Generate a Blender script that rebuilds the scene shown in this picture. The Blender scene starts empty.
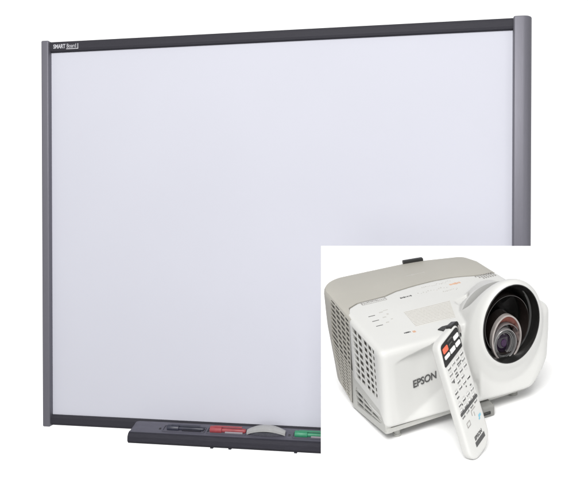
import bpy, bmesh, math, random
import numpy as np
from mathutils import Matrix, Vector
random.seed(7)
S = bpy.context.scene
COL = S.collection
PI = math.pi

# ------------------------------------------------------------------ camera, world, lights, exposure
F = 700.0                      # focal length in pixels of the 588 px wide photograph
CAMH = 1.30
cd = bpy.data.cameras.new("camera"); cam = bpy.data.objects.new("camera", cd); COL.objects.link(cam)
cam.location = (0, 0, CAMH); cam.rotation_euler = (PI/2, 0, 0)
cd.sensor_fit = 'HORIZONTAL'; cd.sensor_width = 36; cd.lens = 36*F/588.0
cd.clip_start = 0.05; cd.clip_end = 200
S.camera = cam
S.view_settings.view_transform = 'Standard'; S.view_settings.look = 'None'
S.view_settings.exposure = 0.0; S.view_settings.gamma = 1.0

w = bpy.data.worlds.new("World"); S.world = w; w.use_nodes = True
nt = w.node_tree; bg = nt.nodes['Background']
tc = nt.nodes.new('ShaderNodeTexCoord'); sx = nt.nodes.new('ShaderNodeSeparateXYZ')
mr = nt.nodes.new('ShaderNodeMapRange'); mr.interpolation_type = 'SMOOTHSTEP'
nt.links.new(tc.outputs['Generated'], sx.inputs[0]); nt.links.new(sx.outputs['Y'], mr.inputs['Value'])
mr.inputs['From Min'].default_value = 0.25; mr.inputs['From Max'].default_value = 0.80
mr.inputs['To Min'].default_value = 0.45; mr.inputs['To Max'].default_value = 1.30
nt.links.new(mr.outputs['Result'], bg.inputs['Strength'])
bg.inputs['Color'].default_value = (1, 1, 1, 1)

def area(name, loc, target, size, power, color=(1, 1, 1)):
    l = bpy.data.lights.new(name, 'AREA'); l.shape = 'RECTANGLE'; l.size = size[0]; l.size_y = size[1]
    l.energy = power; l.color = color
    o = bpy.data.objects.new(name, l); COL.objects.link(o); o.location = loc
    o.rotation_euler = (Vector(target)-Vector(loc)).to_track_quat('-Z', 'Y').to_euler()
    return o
area("softbox_key", (-0.75, -2.1, 3.5), (0.0, 2.1, 1.0), (2.2, 1.8), 236, (1, .995, .985))
area("softbox_side", (2.9, -0.9, 2.1), (0.2, 1.6, 1.0), (1.0, 1.6), 11)
area("softbox_fill", (-1.0, -2.4, .55), (-.1, 2.3, .75), (1.4, 1.0), 26)

# ------------------------------------------------------------------ helpers
def obj(name, bm, m, parent=None, smooth=False, angle=None):
    me = bpy.data.meshes.new(name)
    if smooth:
        for f_ in bm.faces: f_.smooth = True
        if angle:
            for e in bm.edges:
                if len(e.link_faces) == 2 and e.calc_face_angle(0) > angle: e.smooth = False
    bm.to_mesh(me); bm.free()
    o = bpy.data.objects.new(name, me); COL.objects.link(o)
    if m: me.materials.append(m)
    if parent is not None: o.parent = parent
    return o
def thing(name, label, cat, M, group=None):
    o = bpy.data.objects.new(name, None); COL.objects.link(o); o.matrix_world = M
    o.empty_display_size = .05
    o['label'] = label; o['category'] = cat
    if group: o['group'] = group
    return o
def BM(): return bmesh.new()
def box(bm, lo, hi, bev=0, seg=2, M=None):
    vs = [bm.verts.new((lo[0] if i & 1 == 0 else hi[0], lo[1] if i & 2 == 0 else hi[1], lo[2] if i & 4 == 0 else hi[2])) for i in range(8)]
    fs = [bm.faces.new([vs[i] for i in q]) for q in ((0,2,3,1),(4,5,7,6),(0,1,5,4),(2,6,7,3),(0,4,6,2),(1,3,7,5))]
    if bev:
        es = list({e for f_ in fs for e in f_.edges})
        r = bmesh.ops.bevel(bm, geom=es, offset=bev, segments=seg, affect='EDGES', profile=.5)
        vs = list({v for v in r['verts']} | {v for v in vs if v.is_valid})
    if M is not None:
        for v in vs: v.co = M @ v.co
    return vs
def prism(bm, pts, z0, z1, axis=2, M=None):
    """closed prism of a 2D outline"""
    def c(p, z):
        if axis == 2: return Vector((p[0], p[1], z))
        if axis == 1: return Vector((p[0], z, p[1]))
        return Vector((z, p[0], p[1]))
    a = [bm.verts.new(c(p, z0)) for p in pts]; b = [bm.verts.new(c(p, z1)) for p in pts]
    n = len(pts)
    bm.faces.new(a[::-1]); bm.faces.new(b)
    for i in range(n): bm.faces.new((a[i], a[(i+1) % n], b[(i+1) % n], b[i]))
    if M is not None:
        for v in a+b: v.co = M @ v.co
    bmesh.ops.recalc_face_normals(bm, faces=bm.faces)
    return a+b
def loft(bm, rings, cap0=True, cap1=True, closed=True):
    R = [[bm.verts.new(p) for p in r] for r in rings]; n = len(R[0])
    for a, b in zip(R, R[1:]):
        for i in range(n if closed else n-1):
            bm.faces.new((a[i], a[(i+1) % n], b[(i+1) % n], b[i]))
    if cap0: bm.faces.new(R[0][::-1])
    if cap1: bm.faces.new(R[-1])
    bmesh.ops.recalc_face_normals(bm, faces=bm.faces)
    return R
def roundpoly(pts, segs=8):
    """pts (x,y,r) -> outline with rounded corners"""
    out = []; n = len(pts)
    for i in range(n):
        p = Vector(pts[i][:2]); r = pts[i][2]
        if r <= 0: out.append(tuple(p)); continue
        a = (Vector(pts[i-1][:2])-p).normalized(); b = (Vector(pts[(i+1) % n][:2])-p).normalized()
        th = a.angle(b); d = r/math.tan(th/2)
        c = p+(a+b).normalized()*(r/math.sin(th/2))
        s = p+a*d-c; e = p+b*d-c
        a0 = math.atan2(s.y, s.x); a1 = math.atan2(e.y, e.x); da = (a1-a0+PI) % (2*PI)-PI
        for k in range(segs+1):
            t = a0+da*k/segs; out.append((c.x+r*math.cos(t), c.y+r*math.sin(t)))
    return out
def inset(pts, d):
    n = len(pts); out = []
    ar = sum(pts[i][0]*pts[(i+1) % n][1]-pts[(i+1) % n][0]*pts[i][1] for i in range(n))
    s = 1 if ar > 0 else -1
    for i in range(n):
        p0, p, p1 = Vector(pts[i-1]), Vector(pts[i]), Vector(pts[(i+1) % n])
        a = (p-p0).normalized(); b = (p1-p).normalized()
        na = Vector((-a.y, a.x))*s; nb = Vector((-b.y, b.x))*s
        m = na+nb; l = m.length
        m = m/l if l > 1e-6 else na
        q = p+m*(d/max(.5, m.dot(na))); out.append((q.x, q.y))
    return out
def boolean(o, cutters, op='DIFFERENCE'):
    for cbm in cutters:
        c = obj('cutter', cbm, None, o.parent)
        md = o.modifiers.new('b', 'BOOLEAN'); md.operation = op; md.object = c; md.solver = 'EXACT'
        bpy.context.view_layer.update()
        me = bpy.data.meshes.new_from_object(o.evaluated_get(bpy.context.evaluated_depsgraph_get()))
        o.modifiers.clear(); old = o.data; mats = [m for m in old.materials]
        o.data = me
        me.materials.clear()
        for m in mats: me.materials.append(m)
        bpy.data.meshes.remove(old); bpy.data.objects.remove(c)
def remesh(o, vox, it):
    md = o.modifiers.new('r', 'REMESH'); md.mode = 'VOXEL'; md.voxel_size = vox; md.use_smooth_shade = True
    md = o.modifiers.new('s', 'SMOOTH'); md.factor = .5; md.iterations = it
    bpy.context.view_layer.update()
    me = bpy.data.meshes.new_from_object(o.evaluated_get(bpy.context.evaluated_depsgraph_get()))
    mats = [m for m in o.data.materials]
    o.modifiers.clear(); o.data = me; me.materials.clear()
    for m in mats: me.materials.append(m)
def lettering(name, s, size, m, parent, M, depth=.0004, squash=1.0, spacing=1.0, bold=0.0):
    cu = bpy.data.curves.new(name, 'FONT'); cu.body = s; cu.size = size; cu.extrude = depth; cu.space_character = spacing
    cu.offset = bold
    t = bpy.data.objects.new(name, cu); COL.objects.link(t)
    bpy.context.view_layer.update()
    me = bpy.data.meshes.new_from_object(t.evaluated_get(bpy.context.evaluated_depsgraph_get()))
    bpy.data.objects.remove(t); bpy.data.curves.remove(cu)
    me.transform(M @ Matrix.Diagonal((squash, 1, 1, 1)))
    o = bpy.data.objects.new(name, me); COL.objects.link(o); me.materials.clear(); me.materials.append(m); o.parent = parent
    return o
def frame(o, u, v, n=None):
    """matrix whose local x,y,z axes are u,v,n at o"""
    u = Vector(u); v = Vector(v); n = Vector(n) if n is not None else u.cross(v).normalized()
    M = Matrix.Identity(4)
    for i in range(3):
        M[i][0] = u[i]; M[i][1] = v[i]; M[i][2] = n[i]; M[i][3] = o[i]
    return M

# ------------------------------------------------------------------ materials
def mat(name, col, rough=.5, metal=0., noise=0., nscale=60, bump=0., bscale=400, coat=0., spec=.5, stretch=None, rvar=0.):
    m = bpy.data.materials.new(name); m.use_nodes = True; n = m.node_tree; b = n.nodes['Principled BSDF']
    b.inputs['Base Color'].default_value = (*col, 1); b.inputs['Roughness'].default_value = rough
    b.inputs['Metallic'].default_value = metal; b.inputs['Coat Weight'].default_value = coat
    b.inputs['Specular IOR Level'].default_value = spec
    t = n.nodes.new('ShaderNodeTexCoord'); mp = n.nodes.new('ShaderNodeMapping')
    n.links.new(t.outputs['Object'], mp.inputs['Vector'])
    if stretch: mp.inputs['Scale'].default_value = stretch
    if noise:
        z = n.nodes.new('ShaderNodeTexNoise'); z.inputs['Scale'].default_value = nscale; z.inputs['Detail'].default_value = 5
        n.links.new(mp.outputs[0], z.inputs['Vector'])
        r = n.nodes.new('ShaderNodeMapRange'); r.inputs['From Min'].default_value = .3; r.inputs['From Max'].default_value = .7
        r.inputs['To Min'].default_value = 1-noise; r.inputs['To Max'].default_value = 1+noise
        n.links.new(z.outputs['Fac'], r.inputs['Value'])
        mx = n.nodes.new('ShaderNodeVectorMath'); mx.operation = 'SCALE'; mx.inputs[0].default_value = col
        n.links.new(r.outputs[0], mx.inputs['Scale']); n.links.new(mx.outputs[0], b.inputs['Base Color'])
        if rvar:
            r2 = n.nodes.new('ShaderNodeMapRange'); r2.inputs['To Min'].default_value = rough-rvar; r2.inputs['To Max'].default_value = rough+rvar
            n.links.new(z.outputs['Fac'], r2.inputs['Value']); n.links.new(r2.outputs[0], b.inputs['Roughness'])
    if bump:
        z2 = n.nodes.new('ShaderNodeTexNoise'); z2.inputs['Scale'].default_value = bscale; z2.inputs['Detail'].default_value = 3
        n.links.new(mp.outputs[0], z2.inputs['Vector'])
        bp_ = n.nodes.new('ShaderNodeBump'); bp_.inputs['Strength'].default_value = bump; bp_.inputs['Distance'].default_value = .001
        n.links.new(z2.outputs['Fac'], bp_.inputs['Height']); n.links.new(bp_.outputs[0], b.inputs['Normal'])
    return m
M_WHITE = mat('white_plastic', (.54, .54, .525), .42, noise=.012, nscale=9, bump=.05, bscale=900, spec=.35)
M_REMOTE = mat('remote_plastic', (.52, .52, .505), .45, noise=.012, nscale=20, bump=.04, bscale=900, spec=.3)
M_BEIGE = mat('beige_plastic', (.37, .357, .32), .5, noise=.02, nscale=12, bump=.06, bscale=900, spec=.35)
M_BASE = mat('grey_base_plastic', (.40, .40, .38), .5, noise=.03, nscale=15)
M_DARK = mat('vent_dark', (.105, .10, .088), .7, noise=.15, nscale=90)
M_FOOT = mat('foot_rubber', (.36, .36, .34), .6, noise=.05)
M_FOOTD = mat('dark_foot', (.20, .20, .19), .6, noise=.05)
M_BLACK = mat('black_plastic', (.014, .014, .014), .38, noise=.1, nscale=60)
M_LINER = mat('lens_well_black', (.010, .010, .0095), .2, noise=.15, nscale=30)
M_GLOSSB = mat('black_gloss', (.008, .008, .008), .12, noise=.1, nscale=20)
M_HOOD = mat('pale_lens_ring', (.34, .31, .295), .3, noise=.12, nscale=60, metal=.2)
M_RED = mat('red_brown_lens_ring', (.28, .09, .065), .3, noise=.3, nscale=70)
M_BRN = mat('brown_black_shield', (.014, .0105, .0095), .22, noise=.2, nscale=50, coat=.5)
M_RINGG = mat('grey_lens_ring', (.12, .12, .12), .3, noise=.12, nscale=60, metal=.4)
M_RINGM = mat('steel_lens_ring', (.26, .25, .25), .25, noise=.1, nscale=60, metal=.5)
M_GLASS = mat('coated_lens_glass', (.010, .005, .013), .08, noise=.3, nscale=40, spec=.5)
M_PUPIL = mat('lens_pupil', (.03, .008, .04), .22, noise=.3, nscale=120, spec=.3)
M_PRINT = mat('grey_print', (.27, .26, .25), .6, noise=.1)
M_CAP = mat('caption_print', (.43, .43, .42), .6, noise=.05)
M_PALEP = mat('pale_print', (.42, .41, .385), .6, noise=.05)
M_LOGO = mat('dark_print', (.06, .06, .06), .5, noise=.1)
M_ORANGE = mat('orange_print', (.55, .33, .22), .5, noise=.1)
M_REDB = mat('red_button', (.68, .13, .07), .45, noise=.06)
M_BLUE = mat('blue_print', (.16, .38, .48), .5, noise=.1)
M_KEY = mat('remote_key', (.66, .66, .65), .5, noise=.03)
M_BACK = mat('white_card', (.95, .95, .95), .9, noise=.004, nscale=3, spec=0.0)
M_BOARD = mat('board_surface', (.525, .53, .59), .6, noise=.012, nscale=2.2, bump=.02, bscale=700, spec=.1, rvar=.04)
M_POST = mat('grey_aluminium_post', (.15, .147, .172), .45, metal=.3, spec=.3, noise=.06, nscale=30, stretch=(60, 60, 1), bump=.05)
M_RAIL = mat('dark_rail', (.033, .032, .040), .6, spec=.15, noise=.12, nscale=40, stretch=(1, 30, 60), bump=.08)
M_TRAY = mat('tray_grey', (.105, .103, .13), .55, spec=.25, noise=.08, nscale=40, stretch=(1, 8, 8), bump=.06)
M_TRAYD = mat('tray_dark', (.030, .029, .038), .6, spec=.15, noise=.1, nscale=40, stretch=(1, 8, 8), bump=.06)
M_PENB = mat('navy_black_pen', (.03, .032, .05), .4, noise=.15, nscale=60)
M_PENR = mat('red_pen', (.30, .05, .06), .45, noise=.12, nscale=60)
M_PENG = mat('green_pen', (.03, .22, .115), .45, noise=.12, nscale=60)
M_ERAS = mat('eraser_shell', (.35, .35, .35), .45, noise=.05, nscale=60)
M_FELT = mat('eraser_felt', (.07, .07, .085), .95, noise=.2, nscale=200, bump=.5)
M_WTXT = mat('white_print', (.48, .48, .51), .5, noise=.05)
M_TIP = mat('pale_pen_label', (.30, .27, .30), .5, noise=.05)
def sticker_mat():
    m = mat('printed_sticker', (.62, .60, .56), .6); n = m.node_tree; b = n.nodes['Principled BSDF']
    t = n.nodes.new('ShaderNodeTexCoord'); mp = n.nodes.new('ShaderNodeMapping'); mp.inputs['Scale'].default_value = (520, 210, 1)
    n.links.new(t.outputs['Object'], mp.inputs[0])
    z = n.nodes.new('ShaderNodeTexNoise'); z.inputs['Scale'].default_value = 1.0; z.inputs['Detail'].default_value = 4; z.inputs['Roughness'].default_value = .8
    n.links.new(mp.outputs[0], z.inputs['Vector'])
    wv = n.nodes.new('ShaderNodeTexWave'); wv.bands_direction = 'Y'; wv.inputs['Scale'].default_value = 58
    n.links.new(t.outputs['Object'], wv.inputs['Vector'])
    mu = n.nodes.new('ShaderNodeMath'); mu.operation = 'MULTIPLY'
    n.links.new(z.outputs['Fac'], mu.inputs[0]); n.links.new(wv.outputs['Fac'], mu.inputs[1])
    cr = n.nodes.new('ShaderNodeValToRGB'); cr.color_ramp.elements[0].position = .20; cr.color_ramp.elements[1].position = .50
    cr.color_ramp.elements[0].color = (.56, .55, .52, 1); cr.color_ramp.elements[1].color = (.36, .345, .32, 1)
    n.links.new(mu.outputs[0], cr.inputs[0]); n.links.new(cr.outputs[0], b.inputs['Base Color'])
    return m
M_STICK = sticker_mat()

def lining_mat():  # coating reflection painted into the colour: streaks below, red-brown towards the top
    m = mat('hood_lining_painted_reflection', (.1, .1, .1), .28); n = m.node_tree; b = n.nodes['Principled BSDF']
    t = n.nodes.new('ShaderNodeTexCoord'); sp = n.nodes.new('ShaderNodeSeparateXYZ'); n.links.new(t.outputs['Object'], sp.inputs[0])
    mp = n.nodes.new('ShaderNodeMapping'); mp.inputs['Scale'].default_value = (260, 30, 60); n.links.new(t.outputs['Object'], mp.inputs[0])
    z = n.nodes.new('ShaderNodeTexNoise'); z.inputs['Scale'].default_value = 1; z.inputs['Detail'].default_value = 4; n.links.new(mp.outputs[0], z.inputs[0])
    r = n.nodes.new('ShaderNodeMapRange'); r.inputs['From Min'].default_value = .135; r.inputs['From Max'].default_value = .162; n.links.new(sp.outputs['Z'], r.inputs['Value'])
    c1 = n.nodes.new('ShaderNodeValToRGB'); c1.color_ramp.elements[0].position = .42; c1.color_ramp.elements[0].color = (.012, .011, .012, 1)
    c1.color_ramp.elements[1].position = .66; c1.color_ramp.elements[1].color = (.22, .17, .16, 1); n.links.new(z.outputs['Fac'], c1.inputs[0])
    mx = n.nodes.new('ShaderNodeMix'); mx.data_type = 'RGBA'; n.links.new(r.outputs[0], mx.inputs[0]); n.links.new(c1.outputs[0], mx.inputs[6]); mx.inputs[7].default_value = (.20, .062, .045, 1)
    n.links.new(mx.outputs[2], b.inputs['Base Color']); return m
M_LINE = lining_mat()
# ------------------------------------------------------------------ frames of reference (camera axes x right, y down, z forward -> world)
C2W = Matrix(((1, 0, 0, 0), (0, 0, 1, 0), (0, -1, 0, CAMH), (0, 0, 0, 1)))
def pose(R, t, flip):
    m = Matrix.Identity(4)
    for i in range(3):
        for j in range(3): m[i][j] = R[i][j]
        m[i][3] = t[i]
    return C2W @ m @ flip
FL = Matrix(((1, 0, 0, 0), (0, 0, -1, 0), (0, 1, 0, 0), (0, 0, 0, 1)))     # x right, y back, z up -> x, -z, y
PM = pose([[0.9508, 0.1117, -0.2890], [-0.2044, 0.9272, -0.3139], [0.2329, 0.3575, 0.9044]], [.17093, .35178, 1.30809], FL)
BMx = pose([[0.98422, -.00016, .17694], [.00229, .99993, -.01179], [-.17693, .01201, .98415]], [-.88599, -.70813, 2.47492], FL)
CAMP = PM.inverted() @ Vector((0, 0, CAMH))
CAMB = BMx.inverted() @ Vector((0, 0, CAMH))

# ------------------------------------------------------------------ setting: white card sweep behind and below the projector
def shelf_z(x, y): return -.031-.2*y
def ray_dir(px, py): return Vector(((px-294)/F, 1, -(py-242.5)/F))
PLY = 1.78                                                        # distance of the upright card
n_sh = (PM.to_3x3() @ Vector((0, .2, 1))).normalized(); p_sh = PM @ Vector((0, 0, -.031))
def on_shelf(px, y):
    """point of the shelf plane above the line x = (px-294)/F*y at depth y"""
    x = (px-294)/F*y
    z = p_sh.z-(n_sh.x*(x-p_sh.x)+n_sh.y*(y-p_sh.y))/n_sh.z
    return Vector((x, y, z))
bm = BM()
xl = 27/F*PLY; zt = CAMH-3.5/F*PLY
box(bm, (xl, PLY, zt-1.5), (1.9, PLY+.012, zt), .0008, 1)
lo = [on_shelf(321, .72), on_shelf(900, .72), on_shelf(900, PLY-.0), on_shelf(321, PLY-.0)]
a = [bm.verts.new(p) for p in lo]; b = [bm.verts.new(p-Vector((0, 0, .008))) for p in lo]
bm.faces.new(a); bm.faces.new(b[::-1])
for i in range(4): bm.faces.new((a[i], b[i], b[(i+1) % 4], a[(i+1) % 4]))
bmesh.ops.recalc_face_normals(bm, faces=bm.faces)
bd = obj('backdrop', bm, M_BACK); bd['kind'] = 'structure'

# ------------------------------------------------------------------ whiteboard (x right 0..1.655, z down 0..-1.358, y back)
W, H = 1.655, 1.358
wb = thing('whiteboard', 'large blank pale lavender interactive whiteboard with grey side posts and a pen tray below', 'whiteboard', BMx)
LP, RP, RH = .0285, .058, .0385
bm = BM(); box(bm, (LP-.002, .004, -H+.02), (W-RP+.002, .03, -.02)); obj('writing_surface', bm, M_BOARD, wb)
def rail(z0, z1, name):
    bm = BM()
    prof = [(.002, z0), (-.006, z0+.003), (-.008, z0+.010), (-.008, z1-.010), (-.0065, z1-.004), (-.003, z1-.0005), (.03, z1), (.03, z0)]
    a = [bm.verts.new((LP, y, z)) for y, z in prof]; b = [bm.verts.new((W-RP, y, z)) for y, z in prof]
    bm.faces.new(a); bm.faces.new(b[::-1])
    for i in range(len(prof)): bm.faces.new((a[i], b[i], b[(i+1) % 8], a[(i+1) % 8]))
    bmesh.ops.recalc_face_normals(bm, faces=bm.faces)
    return obj(name, bm, M_RAIL, wb)
top = rail(-RH, -.0015, 'top_rail'); bot = rail(-H+.0015, -H+RH+.001, 'bottom_rail')
def post(x0, x1, r0, r1, name):
    pts = roundpoly([(x0, -.018, r0), (x1, -.018, r1), (x1, .034, .004), (x0, .034, .004)], 10)
    bm = BM(); rings = []
    for d, z in ((.003, -H-.001), (.0008, -H+.0005), (0, -H+.003), (0, -.003), (.0008, -.0005), (.003, .001)):
        q = inset(pts, d) if d else pts
        rings.append([(p[0], p[1], z) for p in q])
    loft(bm, rings); return obj(name, bm, M_POST, wb, True, .6)
post(0, LP, .006, .004, 'side_post'); post(W-RP, W, .006, .030, 'side_post')
# logo on the top rail
lx = .0425; LM = frame((lx, -.0084, -.0265), (1, 0, 0), (0, 0, 1))
lettering('logo_lettering', 'SMART', .0200, M_WTXT, top, LM, .0003, .76, .95, .0005)
lettering('logo_lettering', 'Board', .0195, M_WTXT, top, frame((lx+.0500, -.0084, -.0255), (1, 0, 0), (0, 0, 1)), .0003, .8, .95, 0)
bm = BM(); box(bm, (lx+.049, -.0087, -.0308), (lx+.094, -.008, -.0283)); box(bm, (lx+.0915, -.0087, -.0283), (lx+.094, -.008, -.012)); obj('logo_underline', bm, M_WTXT, top)
# pen tray
def bp_b(px, py, y):                                               # measured position on a plane of the board
    d = BMx.inverted().to_3x3() @ ray_dir(px, py); s = (y-CAMB.y)/d.y; return CAMB+d*s
TX0, TX1 = .345, 1.36
zb = -H+RH
tp = [(.03, zb-.006), (-.006, zb-.004), (-.010, zb-.008), (-.024, zb-.013), (-.050, zb-.0195), (-.070, zb-.0245), (-.078, zb-.0235), (-.085, zb-.027),
      (-.091, zb-.036), (-.090, zb-.049), (-.083, zb-.056), (-.060, zb-.057), (-.03, zb-.052), (.03, zb-.048)]
def tray_pt(p, k, x):
    # k 0 at the rounded end .. 1 full profile
    cy, cz = -.0, zb-.04
    return (x, cy+(p[0]-cy)*k if p[0] < 0 else p[0], cz+(p[1]-cz)*(.55+.45*k))
bm = BM(); rings = []
for x, k in ((0, .80), (.003, .90), (.008, .96), (.016, .99), (.03, 1), (TX1-TX0-.03, 1), (TX1-TX0-.008, .96), (TX1-TX0, .8)):
    rings.append([tray_pt(p, k, TX0+x) for p in tp])
loft(bm, rings); tray = obj('pen_tray', bm, M_TRAY, wb, True, .5)
bm = BM()                                                         # dark front lip of the tray
lipp = [(-.0780, zb-.0226), (-.0856, zb-.0262), (-.0917, zb-.0355), (-.0925, zb-.050), (-.085, zb-.0585), (-.06, zb-.0588), (-.06, zb-.05), (-.072, zb-.032)]
loft(bm, [[(x, y, z) for y, z in lipp] for x in (TX0+.006, TX1-.006)]); obj('tray_lip', bm, M_TRAYD, wb, True, .5)
SL = Vector((0, -.060, -.0163)).normalized()                      # down the tray slope
NL = Vector((0, SL.z, -SL.y)).normalized()
if NL.z < 0: NL = -NL
def tray_xs(px): return bp_b(px, 435, -.055).x
def TP(x, s, h): return Vector((x, -.014, zb-.0098))+SL*s+NL*h     # x along, s down the slope, h above it
def TM(x, s, h): return frame(TP(x, s, h), (1, 0, 0), -SL, NL)
slots = [(162, 204), (206, 246), (292, 334)]
for (p0, p1) in slots:
    x0, x1 = tray_xs(p0), tray_xs(p1); bm = BM()
    out = roundpoly([(x0, -.046, .006), (x1, -.046, .006), (x1, -.008, .006), (x0, -.008, .006)], 5)
    inn = inset(out, .0022)
    n = len(out)
    for z_ in (0,):
        A = [bm.verts.new(TM(0, 0, 0) @ Vector((p[0], p[1], .0005))) for p in out]
        B = [bm.verts.new(TM(0, 0, 0) @ Vector((p[0], p[1], .0030))) for p in out]
        Cc = [bm.verts.new(TM(0, 0, 0) @ Vector((p[0], p[1], .0030))) for p in inn]
        D = [bm.verts.new(TM(0, 0, 0) @ Vector((p[0], p[1], .0005))) for p in inn]
        for P_, Q_ in ((A, B), (B, Cc), (Cc, D)):
            for i in range(n): bm.faces.new((P_[i], P_[(i+1) % n], Q_[(i+1) % n], Q_[i]))
    bmesh.ops.recalc_face_normals(bm, faces=bm.faces)
    obj('slot_rim', bm, M_TRAY, tray)
    for bx_ in (x0-.011, x1+.010):
        bm = BM(); box(bm, (bx_-.003, -.034, .0), (bx_+.003, -.026, .0022), .0006, 1, TM(0, 0, 0))
        obj('slot_sensor', bm, M_BLACK, tray)
for px in (214, 232, 297):                                         # small bumps hanging under the tray
    bm = BM(); x = tray_xs(px); box(bm, (x-.005, -.084, zb-.063), (x+.005, -.074, zb-.057), .001, 1)
    obj('tray_clip', bm, M_TRAYD, tray)

def tube(bm, M, x0, x1, r0, r1, n=20, cap=True, steps=None, sq=1.0):
    """round body along local x"""
    steps = steps or [(0, r0), (1, r1)]
    rings = [[M @ Vector((x0+(x1-x0)*t, r*math.cos(2*PI*i/n), sq*r*math.sin(2*PI*i/n))) for i in range(n)] for t, r in steps]
    loft(bm, rings)
BI = BMx.inverted()
def pen(label, m, px0, px1, capfrac, s, r, tip=None):
    x0, x1 = tray_xs(px0), tray_xs(px1); L = x1-x0
    base = BMx @ TM(x0, s, r*.45)
    t = thing('pen', label, 'pen', base, 'pens lying in the tray slots')
    I = Matrix.Identity(4)
    bm = BM(); k = capfrac
    tube(bm, I, 0, L*k, r*1.25, r*1.25, steps=[(0, r*.9), (.03, r*1.18), (.1, r*1.25), (.95, r*1.25), (1, r*1.1)]); obj('cap', bm, m, t, True, .6)
    bm = BM(); tube(bm, I, L*k+.0004, L, r, r, steps=[(0, r*.82), (.5, r*.8), (.93, r*.8), (1, r*.5)]); obj('barrel', bm, m, t, True, .6)
    bm = BM(); box(bm, (L*.12, -r*.4, r*1.2), (L*.9, r*.4, r*1.42), .0006, 1); obj('clip', bm, m, t)
    if tip:
        bm = BM(); box(bm, (L*k+.012, -r*1.5, -r*.6), (L*.93, -r*1.05, r*.2), .001, 1); obj('side_label', bm, tip, t)
    return t
pen('dark navy pen lying in the leftmost slot of the whiteboard tray', M_PENB, 166, 203, .33, .027, .0088, M_TRAYD)
pen('red pen with a bright red cap lying left of the eraser in the tray', M_PENR, 209, 245, .34, .026, .0100, M_TIP)
pen('green pen lying right of the eraser and cut off by the white card', M_PENG, 294, 333, .34, .027, .0096, M_TIP)
# eraser: an arched pale grip over a dark felt pad
ex0, ex1 = tray_xs(246.5), tray_xs(285); el = ex1-ex0
er = thing('board_eraser', 'pale grey arched eraser over a dark felt pad in the middle of the tray', 'eraser', BMx @ TM(ex0, .030, .0015))
bm = BM(); N = 26; rings = []
for i in range(N+1):
    t = i/N; h = .004+.022*math.sin(PI*min(1, .04+t*.90))**.75; hw = .017*(.55+.45*math.sin(PI*(.08+.86*t)))
    x = el*t; rings.append([(x, -hw, h-.009), (x, -hw*.9, h-.001), (x, -hw*.4, h+.0022), (x, hw*.4, h+.0022), (x, hw*.9, h-.001), (x, hw, h-.009), (x, hw*.7, h-.006), (x, 0, h-.004), (x, -hw*.7, h-.006)])
loft(bm, rings); obj('grip', bm, M_ERAS, er, True, .7)
bm = BM(); pts = [(el*.5+el*.46*math.cos(2*PI*i/32), .0165*math.sin(2*PI*i/32)) for i in range(32)]
prism(bm, pts, 0, .012); obj('felt_pad', bm, M_FELT, er)

# ------------------------------------------------------------------ projector
pr = thing('projector', 'white and beige short throw projector with a large round lens recess and side grilles', 'projector', PM)
Z1 = .165
XR = .368
seam = [(.0, .150), (.004, .172), (.0173, .196), (.040, .2085), (.075, .2095), (.103, .2105), (.1314, .2205), (.17, .2255), (.2167, .2275), (.26, .2235), (.2832, .2175), (.3132, .206), (.33, .2015), (.360, .1995)]
def zbot(y):
    return float(np.interp(y, [0, .19, .28, .36], [-.010, -.066, -.055, -.012]))
fp = roundpoly([(seam[0][0], seam[0][1], 0), (0, 0, .014), (XR, 0, .036), (.3605, .1990, 0)], 10)
front_pts = fp + [p for p in seam[::-1]][1:-1]
front_seam = [0]+list(range(len(fp)-1, len(front_pts)))
gap = .0006
rear_o = [(0, .1515, 0)]
rear_pts = [(p[0], p[1]+.0002) for p in seam]
rp = roundpoly([(.360, .2008, 0), (.3605, .275, .02), (.346, .318, .03), (.235, .350, .08), (.0, .358, .060), (0, .1512, 0)], 14)
rear_seam = list(range(len(rear_pts)))
rear_pts = rear_pts[:-1] + rp[:-1]
def shell_inset(pts, d, seam_idx, sgn):
    q = inset(pts, d) if d else list(pts)
    for i in seam_idx:
        x, y = pts[i]; q[i] = (min(max(x, d), .3615-d), y+sgn*min(d, .0007))
    return q
# front shell -------------------------------------------------------------
bm = BM(); rings = []
for d, z in ((.005, .000), (.002, .002), (0, .006), (0, .02), (0, .035), (0, .055), (0, .11), (0, Z1-.010), (.0012, Z1-.006), (.0045, Z1-.0018), (.009, Z1)):
    q = shell_inset(front_pts, d, front_seam, -1)
    rings.append([(p[0]-(max(0, p[0]-.24)/.128)*(max(0, .075-z)/.075)**2*.040, p[1]-.0, z) for p in q])
loft(bm, rings)
shell = obj('front_shell', bm, M_WHITE, pr)
# wedge shaped front panel recess
bm = BM()
pa = [(.026, .0), (.150, .026), (.20, .026), (.20, -.05), (.026, -.05)]
qb = [bm.verts.new((x, min(y, 0)-.0015, .0)) for x, y in pa]
q0 = [bm.verts.new((x, y, .050)) for x, y in pa]
q1 = [bm.verts.new((x, y, .137+(x-.03)*.24)) for x, y in pa]
bm.faces.new(qb[::-1]); bm.faces.new(q1)
for i in range(5): bm.faces.new((qb[i], qb[(i+1) % 5], q0[(i+1) % 5], q0[i])); bm.faces.new((q0[i], q0[(i+1) % 5], q1[(i+1) % 5], q1[i]))
bmesh.ops.recalc_face_normals(bm, faces=bm.faces)
cut_panel = bm
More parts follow.
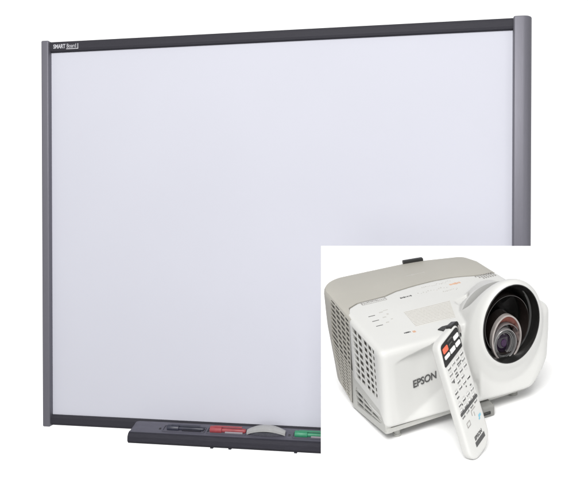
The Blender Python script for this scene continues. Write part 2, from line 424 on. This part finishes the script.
# lens housing bulge
def ring(y, cx, cz, a, b, n=2.0, N=72, dy=None):
    out = []
    for i in range(N):
        t = 2*PI*i/N; c, s = math.cos(t), math.sin(t)
        x = cx+a*abs(c)**(2/n)*(1 if c > 0 else -1); z = cz+b*abs(s)**(2/n)*(1 if s > 0 else -1)
        out.append((x, y+(dy(x, z) if dy else 0), z))
    return out
OC = (.2592, .1625); OA, OB = .0597, .0815
bm = BM()
def hring(y, x0, x1, z0, z1, n): return ring(y, (x0+x1)/2, (z0+z1)/2, (x1-x0)/2, (z1-z0)/2, n)
loft(bm, [ring(-.0145, OC[0], OC[1], OA+.0005, OB+.0005), ring(-.0137, OC[0], OC[1]-.001, OA+.004, OB+.0035), hring(-.008, .1915, .3300, .062, .2500, 2.05),
          hring(.000, .1860, .3360, .030, .2490, 2.05), hring(.008, .1815, .3410, .008, .2460, 2.08), hring(.020, .180, .3450, -.010, .2400, 2.1), hring(.04, .183, .3480, -.012, .2290, 2.15),
          hring(.07, .190, .3510, -.004, .2120, 2.5), hring(.10, .203, .3535, .01, .1955, 2.5), hring(.13, .224, .3550, .02, .1810, 2.5), hring(.16, .26, .356, .03, .1700, 2.5), hring(.185, .28, .355, .04, .1600, 2.5)])
bulge = bm
boolean(shell, [cut_panel])
boolean(shell, [bulge], 'UNION')
# shallow triangular dent between the control panel and the bulge
bm = BM()
prism(bm, [(.214, .118), (.250, .128), (.222, .070)], Z1-.005, Z1+.03)
boolean(shell, [bm])
remesh(shell, .0018, 26)
# cavity of the lens, grilles and lower side cut-out
bm = BM(); loft(bm, [ring(-.05, OC[0], OC[1], OA, OB), ring(.062, OC[0], OC[1], OA, OB)]); cav = bm
bm = BM(); prism(bm, [(.140, .1550), (.0275, .1585), (.0275, .0500), (.140, .0345)], -.01, .006, 0); vent1 = bm
bm = BM(); prism(bm, [(.20, -.02), (.006, -.02), (.006, .004), (.012, .020), (.024, .0310), (.20, .0265)], -.02, .0035, 0); low = bm
boolean(shell, [cav, vent1, low])
for p in shell.data.polygons: p.use_smooth = True
md = shell.modifiers.new('w', 'WEIGHTED_NORMAL'); md.keep_sharp = True
# sharp edges at the cuts
bmx = bmesh.new(); bmx.from_mesh(shell.data)
for e in bmx.edges:
    if len(e.link_faces) == 2 and e.calc_face_angle(0) > .7: e.smooth = False
bmx.to_mesh(shell.data); bmx.free()
# rear shell ---------------------------------------------------------------
bm = BM(); rings = []
def rk(z): return float(np.interp(z, [-.07, -.045, .014, .08], [.62, .70, .83, 1.0]))
for d, t in ((.004, 0), (.0008, .012), (0, .03), (0, .15), (0, .25), (0, .35), (0, .45), (0, .55), (0, .68), (0, .8), (0, .93), (.0010, .966), (.004, .990), (.010, 1.0)):
    q = shell_inset(rear_pts, d, rear_seam, 1); r_ = []
    for x, y in q:
        z = zbot(y)+(Z1-.0005-zbot(y))*t
        ys = .187; k = rk(z); y2 = ys+(y-ys)*k if y > ys else y
        # seam leans back towards the bottom on the left side
        if y < .21: y2 = y2+max(0, (.150-z))*.16*max(0, 1-x/.03)
        r_.append((x, y2, z))
    rings.append(r_)
loft(bm, rings); rear = obj('rear_shell', bm, M_BEIGE, pr, True, .45)
bm = BM(); prism(bm, [(.262, .159), (.1555, .157), (.160, .12), (.178, .010), (.196, -.052), (.236, -.046), (.268, .010), (.282, .055)], -.01, .0055, 0)
boolean(rear, [bm])
bmx = bmesh.new(); bmx.from_mesh(rear.data)
for f_ in bmx.faces: f_.smooth = True
for e in bmx.edges:
    if len(e.link_faces) == 2 and e.calc_face_angle(0) > .45: e.smooth = False
bmx.to_mesh(rear.data); bmx.free()
# lattice of the rear grille: slanted slats crossed by thin bars
def lattice(poly, name, m, parent, slats, bars, wid, x0, x1, xs0, xs1, hw, bw):
    """poly: convex outline (y,z); slats: list of (y0,z0,y1,z1) lines clipped to poly"""
    def clip(p, q):
        t0, t1 = 0., 1.; n = len(poly)
        ar = sum(poly[i][0]*poly[(i+1) % n][1]-poly[(i+1) % n][0]*poly[i][1] for i in range(n)); s = 1 if ar > 0 else -1
        for i in range(n):
            a, b = poly[i], poly[(i+1) % n]
            nx, nz = -(b[1]-a[1])*s, (b[0]-a[0])*s
            d0 = (p[0]-a[0])*nx+(p[1]-a[1])*nz; d1 = (q[0]-a[0])*nx+(q[1]-a[1])*nz
            if d0 < 0 and d1 < 0: return None
            if d0*d1 < 0:
                t = d0/(d0-d1)
                if d0 < 0: t0 = max(t0, t)
                else: t1 = min(t1, t)
        if t1-t0 < .02: return None
        return ((p[0]+(q[0]-p[0])*t0, p[1]+(q[1]-p[1])*t0), (p[0]+(q[0]-p[0])*t1, p[1]+(q[1]-p[1])*t1))
    bm = BM()
    for lines, h, xa, xb in ((slats, hw, x0, x1), (bars, bw, xs0, xs1)):
        for (y0, z0, y1, z1) in lines:
            c = clip((y0, z0), (y1, z1))
            if not c: continue
            (a0, b0), (a1, b1) = c
            d = Vector((a1-a0, b1-b0)).normalized(); nn = Vector((-d.y, d.x))*h
            prism(bm, [(a0+nn.x, b0+nn.y), (a1+nn.x, b1+nn.y), (a1-nn.x, b1-nn.y), (a0-nn.x, b0-nn.y)], xa, xb, 0)
    return obj(name, bm, m, parent)
def polyplate(poly, x0, x1, m, name, parent):
    bm = BM(); prism(bm, poly, x0, x1, 0); return obj(name, bm, m, parent)
rpoly = [(.2615, .1585), (.156, .1565), (.1605, .12), (.1785, .010), (.1965, -.0515), (.2355, -.0455), (.2675, .010), (.2815, .055)]
polyplate([(y, z) for y, z in rpoly], .0045, .0053, M_DARK, 'grille_backing', rear)
sl = []
for i in range(34):
    z = -.085+i*.0082 if i < 16 else .0462+(i-16)*.0118
    if z < .175: sl.append((.30, z+.004, .14, z-.004))
bars = [(.237, .17, .238, -.07), (.2095, .17, .214, -.07), (.179, .17, .196, -.07)]
lattice(rpoly, 'grille', M_BEIGE, rear, sl, bars, 0, .0003, .0018, .0002, .0022, .0013, .0012)
# white grille
wpoly = [(.1397, .1545), (.0278, .1580), (.0278, .0505), (.1397, .0350)]
polyplate(wpoly, .0052, .0058, M_DARK, 'grille_backing', shell)
sl = []
for i in range(9):
    t = i/8; sl.append((.1397, .0350+t*.1195, .0278, .0505+t*.1075))
bars = [(y, .17, y, .02) for y in (.1130, .0885, .0825, .0610, .0400)]
lattice(wpoly, 'grille', M_WHITE, shell, sl, bars, 0, .0003, .0022, .0001, .0026, .0016, .0013)
# base ---------------------------------------------------------------------
bp_ = roundpoly([(.0020, .186, 0), (.0020, .003, .006), (.0135, .003, 0), (.0160, .0032, 0), (XR-.008, .006, .03), (.352, .186, .0), (.0160, .1862, 0)], 8)
bm = BM(); rings = []
for d, t in ((.003, 0), (0, .05), (0, .5), (0, 1)):
    q = inset(bp_, d) if d else bp_
    rings.append([(x, y, (zbot(y)-.001 if x < .015 else max(zbot(y), -.012))*(1-t)-.001*t) for x, y in [(x_-max(0, x_-.24)/.128*.034, y_+max(0, min(1, (x_-.15)/.03))*.012) for x_, y_ in q]])
loft(bm, rings); base = obj('base', bm, M_BASE, pr, True, .5)
bm = BM(); prism(bm, [(.0045, -.006), (.0045, .004), (.0115, .020), (.0235, .0315), (.1855, .0330), (.1855, -.060)], .0021, .0135, 0)
boolean(base, [bm], 'UNION')
bm = BM(); prism(bm, [(.152, .006), (.028, .021), (.022, .003), (.030, -.004), (.158, -.042), (.160, -.010)], -.01, .010, 0)
boolean(base, [bm])
for p in base.data.polygons: p.use_smooth = False
lp = [(.1515, .0055), (.0285, .0205), (.0225, .003), (.0305, -.0035), (.1575, -.0415), (.1595, -.010)]
polyplate(lp, .0088, .0098, M_BLACK, 'louvre_backing', base)
lv = []
for k in range(3):
    t = (k+.6)/3.2; lv.append((.165, .006-.046*t, .018, .021-.0245*t))
lattice(lp, 'louvre', M_BASE, base, lv, [(.12, .03, .12, -.05), (.075, .03, .075, -.05)], 0, .003, .0055, .0032, .0062, .0016, .0008)
# feet
def foot(x, y, z0, z1, r, name='foot', seg=20):
    bm = BM(); loft(bm, [[(x+rr*math.cos(2*PI*i/seg), y+rr*math.sin(2*PI*i/seg), z) for i in range(seg)] for rr, z in ((r*.85, z0), (r, z0+.001), (r, z0+.006), (r*.8, z0+.0065), (r*.8, z1))])
    return obj(name, bm, M_FOOT, pr, True, .5)
foot(.032, .022, shelf_z(0, .022), -.008, .0075)
foot(.304, .050, shelf_z(0, .05), -.008, .009)
bm = BM(); box(bm, (.196, -.012, shelf_z(0, -.012)+.0004), (.224, .014, -.004), .003, 2)
ft = obj('foot', bm, M_FOOTD, pr)
bm = BM(); box(bm, (.199, -.0135, -.0215), (.213, -.0115, -.0185), .0004, 1); box(bm, (.199, -.0135, -.0165), (.213, -.0115, -.0150), .0004, 1); box(bm, (.2125, -.0135, -.0215), (.2140, -.0112, -.0150), .0004, 1); obj('release_latch', bm, M_BLACK, ft)
bm = BM(); box(bm, (.296, .030, -.014), (.345, .10, .012), .005, 3); obj('foot', bm, M_BASE, pr)

# lens well and lens ---------------------------------------------------------
def disc_rings(name, rings, m, parent, cap1=False, cap0=False):
    bm = BM(); loft(bm, rings, cap0, cap1); return obj(name, bm, m, parent, True, .7)
well = disc_rings('lens_well', [ring(-.0150, OC[0], OC[1], OA-.0002, OB-.0002), ring(-.0152, OC[0], OC[1], OA-.0016, OB-.0016), ring(.004, OC[0], OC[1]-.002, OA-.0050, OB-.0065),
     ring(.006, OC[0], OC[1]-.002, OA-.0080, OB-.0095), ring(.020, OC[0]+.001, OC[1]-.006, OA-.0095, OB-.014), ring(.040, OC[0]+.002, OC[1]-.011, OA-.012, OB-.021), ring(.056, OC[0]+.002, OC[1]-.02, OA-.03, OB-.045)], M_LINER, pr, True)
LC = (.2572, .1140)
def lring(name, y0, y1, c, a, b, th, m, dz=0, parent=None, n=2.0):
    bm = BM(); R = [ring(y1, c[0], c[1], a, b, n), ring(y0+.0008, c[0], c[1]+dz, a, b, n), ring(y0, c[0], c[1]+dz, a-th*.3, b-th*.3, n), ring(y0, c[0], c[1]+dz, a-th*.8, b-th*.8, n), ring(y0+.0010, c[0], c[1]+dz, a-th, b-th, n), ring(y1, c[0], c[1], a-th, b-th, n)]
    loft(bm, R, False, False); return obj(name, bm, m, parent or lens, True, .7)
lens = disc_rings('lens', [ring(.030, LC[0]+.002, LC[1]+.004, .036, .040), ring(.020, LC[0], LC[1], .033, .037), ring(.018, LC[0], LC[1], .012, .012)], M_GLOSSB, pr, True)
lring('lens_hood', -.001, .008, (LC[0]+.001, LC[1]+.012), .0320, .0500, .0034, M_HOOD, n=1.9)
lring('hood_sleeve', .0066, .030, (LC[0]+.0012, LC[1]+.0122), .0312, .0490, .0030, M_BRN, n=1.9)
bm = BM(); loft(bm, [ring(.001, LC[0]+.001, LC[1]+.012, .0280, .0460), ring(.016, LC[0], LC[1]+.004, .0255, .0340)], False, False); obj('hood_lining', bm, M_LINE, lens, True)
lring('inner_shield', .0035, .03, (OC[0]+.002, OC[1]-.010), .0475, .0620, .0018, M_BRN, n=2.0)
lring('lens_ring', .004, .03, (LC[0]+.003, LC[1]+.004), .0285, .0365, .0012, M_RINGM)
lring('lens_ring', .001, .03, (LC[0]-.0015, LC[1]-.0005), .0250, .0325, .0022, M_RINGM)
lring('lens_ring', .003, .03, (LC[0]-.0015, LC[1]-.0005), .0223, .0296, .0014, M_RINGG)
lring('lens_ring', .005, .03, (LC[0]-.001, LC[1]-.001), .0205, .0276, .0030, M_RINGG)
lring('lens_ring', .0065, .03, (LC[0]-.001, LC[1]-.001), .0170, .0236, .0012, M_RINGM)
bm = BM(); rr = []
for k in range(9):
    t = k/8*PI/2*.98; rr.append(ring(.012-.007*math.sin(t), LC[0]-.001, LC[1]-.001, .0157*math.cos(t)+.0001, .0222*math.cos(t)+.0001))
loft(bm, rr, False, True); obj('front_glass', bm, M_GLASS, lens, True)
bm = BM(); rr = []
for k in range(6):
    t = k/5*PI/2*.98; rr.append(ring(.0050-.0012*math.sin(t), LC[0]-.002, LC[1]+.001, .0060*math.cos(t)+.0001, .0086*math.cos(t)+.0001))
loft(bm, rr, False, True); obj('pupil', bm, M_PUPIL, lens, True)

# small things on the top ------------------------------------------------------
bm = BM(); vs = box(bm, (.208, .338, Z1-.004), (.256, .350, Z1+.0055), .0022, 2)
bmesh.ops.rotate(bm, verts=bm.verts, cent=(.232, .344, Z1), matrix=Matrix.Rotation(math.radians(-8), 3, 'Z'))
obj('focus_lever', bm, M_BLACK, rear, True, .6)
def bars_top(name, items, m, parent, z=Z1, h=.0004, rot=0):
    bm = BM()
    for (x, y, w_, l_) in items: box(bm, (x-w_/2, y-l_/2, z-.0004), (x+w_/2, y+l_/2, z+h))
    return obj(name, bm, m, parent)
def strokes(x0, x1, y, n, w0, l0, jit=0., slope=0.):
    out = []
    for i in range(n):
        t = (i+.5)/n; out.append((x0+(x1-x0)*t, y+random.uniform(-jit, jit)+slope*(x1-x0)*t, w0*random.uniform(.5, 1.2), l0*random.uniform(.5, 1.1)))
    return out
bars_top('printed_lines', strokes(.182, .228, .277, 16, .002, .006), M_PALEP, rear, Z1-.0005, .0003)
bars_top('printed_lines', strokes(.046, .100, .199, 14, .0028, .0055, .0012)+[(.046, .199, .001, .013), (.100, .1995, .001, .013), (.073, .2055, .055, .0009), (.073, .1925, .055, .0009)], M_PRINT, shell)
bars_top('indicator_print', [(.044, .1400, .014, .0016), (.043, .1180, .014, .0016), (.042, .0965, .014, .0016)], M_LOGO, shell)
bars_top('indicator_print', [(.0665, .1460, .008, .003), (.064, .1235, .007, .003), (.061, .1015, .006, .003), (.075, .1330, .004, .004), (.078, .15, .01, .0015), (.074, .11, .004, .002)], M_PALEP, shell)
bars_top('printed_lines', strokes(.126, .152, .184, 7, .003, .005), M_LOGO, shell)
bars_top('printed_lines', strokes(.185, .255, .206, 16, .002, .003, .003)+strokes(.165, .235, .184, 12, .002, .003, .003)+strokes(.215, .25, .166, 9, .002, .003, .003), M_PALEP, shell)
bars_top('orange_print', strokes(.243, .268, .190, 6, .0045, .008), M_ORANGE, shell)
bm = BM()
prism(bm, [(.101, .0600), (.183, .0575), (.207, .1240), (.106, .1250)], Z1-.0004, Z1+.0005); obj('printed_sticker', bm, M_STICK, shell)
bars_top('logo_print', strokes(.070, .084, .047, 5, .0030, .006), M_LOGO, shell, Z1-.0003)
bars_top('logo_print', [(.0895, .044, .006, .007)], M_ORANGE, shell, Z1-.0003)
bars_top('vent_hatch', [(.309+i*.0055, .183+(j*.0075), .0022, .0045) for i in range(8) for j in range(3) if i+j > 1], M_PRINT, shell, Z1+.0008)
bm = BM(); prism(bm, [(.1300, .028), (.1370, .019), (.156, .034), (.142, .034)], Z1-.001, Z1+.002); obj('black_triangle', bm, M_BLACK, shell)  # small black triangle raised near the front edge
# maker's name on the front panel, lying in the wedge
sl_ = .026/.124; u = Vector((1, sl_, 0)).normalized()
lettering('logo_lettering', 'EPSON', .0222, M_LOGO, shell, frame((.0640, (.0640-.026)*sl_-.0009, .0700), u, (0, 0, 1)), .0004, .84, .98, .0003)

# ------------------------------------------------------------------ remote control leaning on the projector
def bpp(px, py, P0, n):
    d = PM.inverted().to_3x3() @ ray_dir(px, py)
    return CAMP+d*(((P0-CAMP).dot(n))/d.dot(n))
yaw, lean = .40, .38
rn = Vector((math.sin(yaw)*math.cos(lean), -math.cos(yaw)*math.cos(lean), math.sin(lean)))
P0 = Vector((.094, -.142, .010))
# face corners measured: top left, top right, bottom left
TLc = bpp(437, 346, P0, rn); TRc = bpp(457, 322, P0, rn); BLc = bpp(473, 467, P0, rn)
ux = (TRc-TLc); vy = (TLc-BLc); RWd, RLn = ux.length, vy.length
vN = vy.normalized(); uN = vN.cross(rn).normalized()
RM = PM @ frame(BLc, uN, vN, rn)
uh = ux.normalized(); SHEAR = Matrix(((uh.dot(uN), 0, 0, 0), (uh.dot(vN), 1, 0, 0), (0, 0, 1, 0), (0, 0, 0, 1)))
PTS_DEBUG = (RWd, RLn, tuple(BLc), tuple(TLc), tuple(TRc))
print('remote', PTS_DEBUG)
rc = thing('remote_control', 'white remote control with a red button leaning upright against the projector front', 'remote control', RM)
w2, l2 = RWd, RLn
out = roundpoly([(0, 0, .026), (w2, 0, .026), (w2, l2, .012), (0, l2, .012)], 8)
bm = BM(); rings = []
for d, z in ((.008, -.0185), (.003, -.0178), (.0004, -.0145), (0, -.008), (0, -.004), (.0008, -.0016), (.0028, 0), (.006, .0004)):
    q = inset(out, d) if d else out; rings.append([(p[0]-.0, p[1], z) for p in q])
loft(bm, rings); rb = obj('casing', bm, M_REMOTE, rc, True, .6)
# black upper panel
bm = BM(); prism(bm, roundpoly([(.0035, l2*.805, .002), (w2-.006, l2*.815, .002), (w2-.0045, l2-.004, .006), (.0065, l2-.006, .006)], 5), 0, .0014); pan = obj('upper_panel', bm, M_BLACK, rc, True, .5)
# dark infrared window over the top edge
bm = BM(); prism(bm, roundpoly([(w2*.80, l2*.885, .004), (w2+.0035, l2*.865, .004), (w2+.0045, l2+.001, .007), (w2*.70, l2+.004, .004)], 5), -.013, -.0014); obj('infrared_window', bm, M_BLACK, rc, True, .5)
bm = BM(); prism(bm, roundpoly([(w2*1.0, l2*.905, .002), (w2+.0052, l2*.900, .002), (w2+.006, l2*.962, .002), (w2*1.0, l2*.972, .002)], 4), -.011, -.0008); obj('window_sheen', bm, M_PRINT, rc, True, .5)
def key(x, y, a, b, m, h=.0034, z=.0012, r=.0015, name='button', ang=0):
    bm = BM(); o_ = roundpoly([(-a/2, -b/2, r), (a/2, -b/2, r), (a/2, b/2, r), (-a/2, b/2, r)], 4)
    loft(bm, [[(x+p[0], y+p[1], z) for p in o_], [(x+p[0], y+p[1], h-.0006) for p in o_], [(x+p[0], y+p[1], h) for p in inset(o_, .0006)]])
    return obj(name, bm, m, rc, True, .6)
u_ = w2/5.
kk = key(w2*.235, l2*.922, w2*.22, l2*.042, M_REDB); kk['label'] = 'red button'
key(w2*.235, l2*.868, w2*.22, l2*.028, M_KEY)
key(w2*.50, l2*.868, w2*.22, l2*.034, M_KEY); key(w2*.50, l2*.918, w2*.17, l2*.012, M_PRINT, .0024)
key(w2*.76, l2*.868, w2*.20, l2*.034, M_KEY); key(w2*.76, l2*.925, w2*.22, l2*.034, M_KEY)
key(w2*.50, l2*.955, w2*.20, l2*.010, M_PRINT, .0024)
# keypad: low white keys with fine grey captions
for r_ in range(9):
    yy = l2*(.770-.050*r_)
    if 5 <= r_ <= 5: continue
    for c_ in range(4):
        if (r_ in (3,)) and c_ in (0, 3): continue
        key(w2*(.19+.205*c_), yy, w2*.13, l2*.020, M_KEY, .0011, .0002, .0025)
def marks(items, m, name='key_print', z=.0004, h=.0010):
    bm = BM()
    for (x, y, a, b) in items: box(bm, (x-a/2, y-b/2, z), (x+a/2, y+b/2, h))
    return obj(name, bm, m, rc)
it = []
for r_ in range(9):
    if r_ == 5: continue
    yy = l2*(.793-.050*r_)
    for c_ in range(4):
        if random.random() < .3: continue
        for q in range(3):
            it.append((w2*(.15+.205*c_+q*.04), yy+random.uniform(-.0006, .0006), w2*.018*random.uniform(.6, 1.5), .0014*random.uniform(.6, 1.6)))
marks(it, M_CAP)
marks([(w2*.62, l2*.735, w2*.20, .0016), (w2*.40, l2*.690, w2*.10, .0022), (w2*.22, l2*.655, w2*.05, .003), (w2*.20, l2*.53, w2*.10, .0018), (w2*.62, l2*.535, .0022, .0022), (w2*.28, l2*.455, .0022, .0022), (w2*.80, l2*.51, w2*.06, .0018)], M_LOGO)
bm = BM(); prism(bm, roundpoly([(w2*.10, l2*.388, .001), (w2*.92, l2*.388, .001), (w2*.92, l2*.410, .001), (w2*.10, l2*.410, .001)], 3), .0002, .0015); obj('dark_bar', bm, M_LOGO, rc)
marks([(w2*.30, l2*.305, w2*.14, .0012), (w2*.30, l2*.270, w2*.14, .0012), (w2*.23, l2*.287, .0009, .008), (w2*.37, l2*.287, .0009, .008), (w2*.62, l2*.345, w2*.20, .0013), (w2*.62, l2*.305, .0012, .007), (w2*.52, l2*.325, .0012, .007)], M_PRINT)
marks([(w2*.80, l2*.255, w2*.10, .004), (w2*.76, l2*.235, w2*.06, .0025)], M_BLUE, 'blue_print')
lettering('logo_lettering', 'EPSON', .0085, M_LOGO, rc, frame((w2*.36, l2*.135, .0006), (1, 0, 0), (0, 1, 0)), .0003, .9, 1, .0003)
bm = BM(); box(bm, (w2*.34, l2*.085, .0002), (w2*.78, l2*.122, .0010)); obj('maker_plate', bm, M_LOGO, rc)

for o_ in [o_ for o_ in bpy.data.objects if o_.parent == rc]: o_.data.transform(SHEAR)
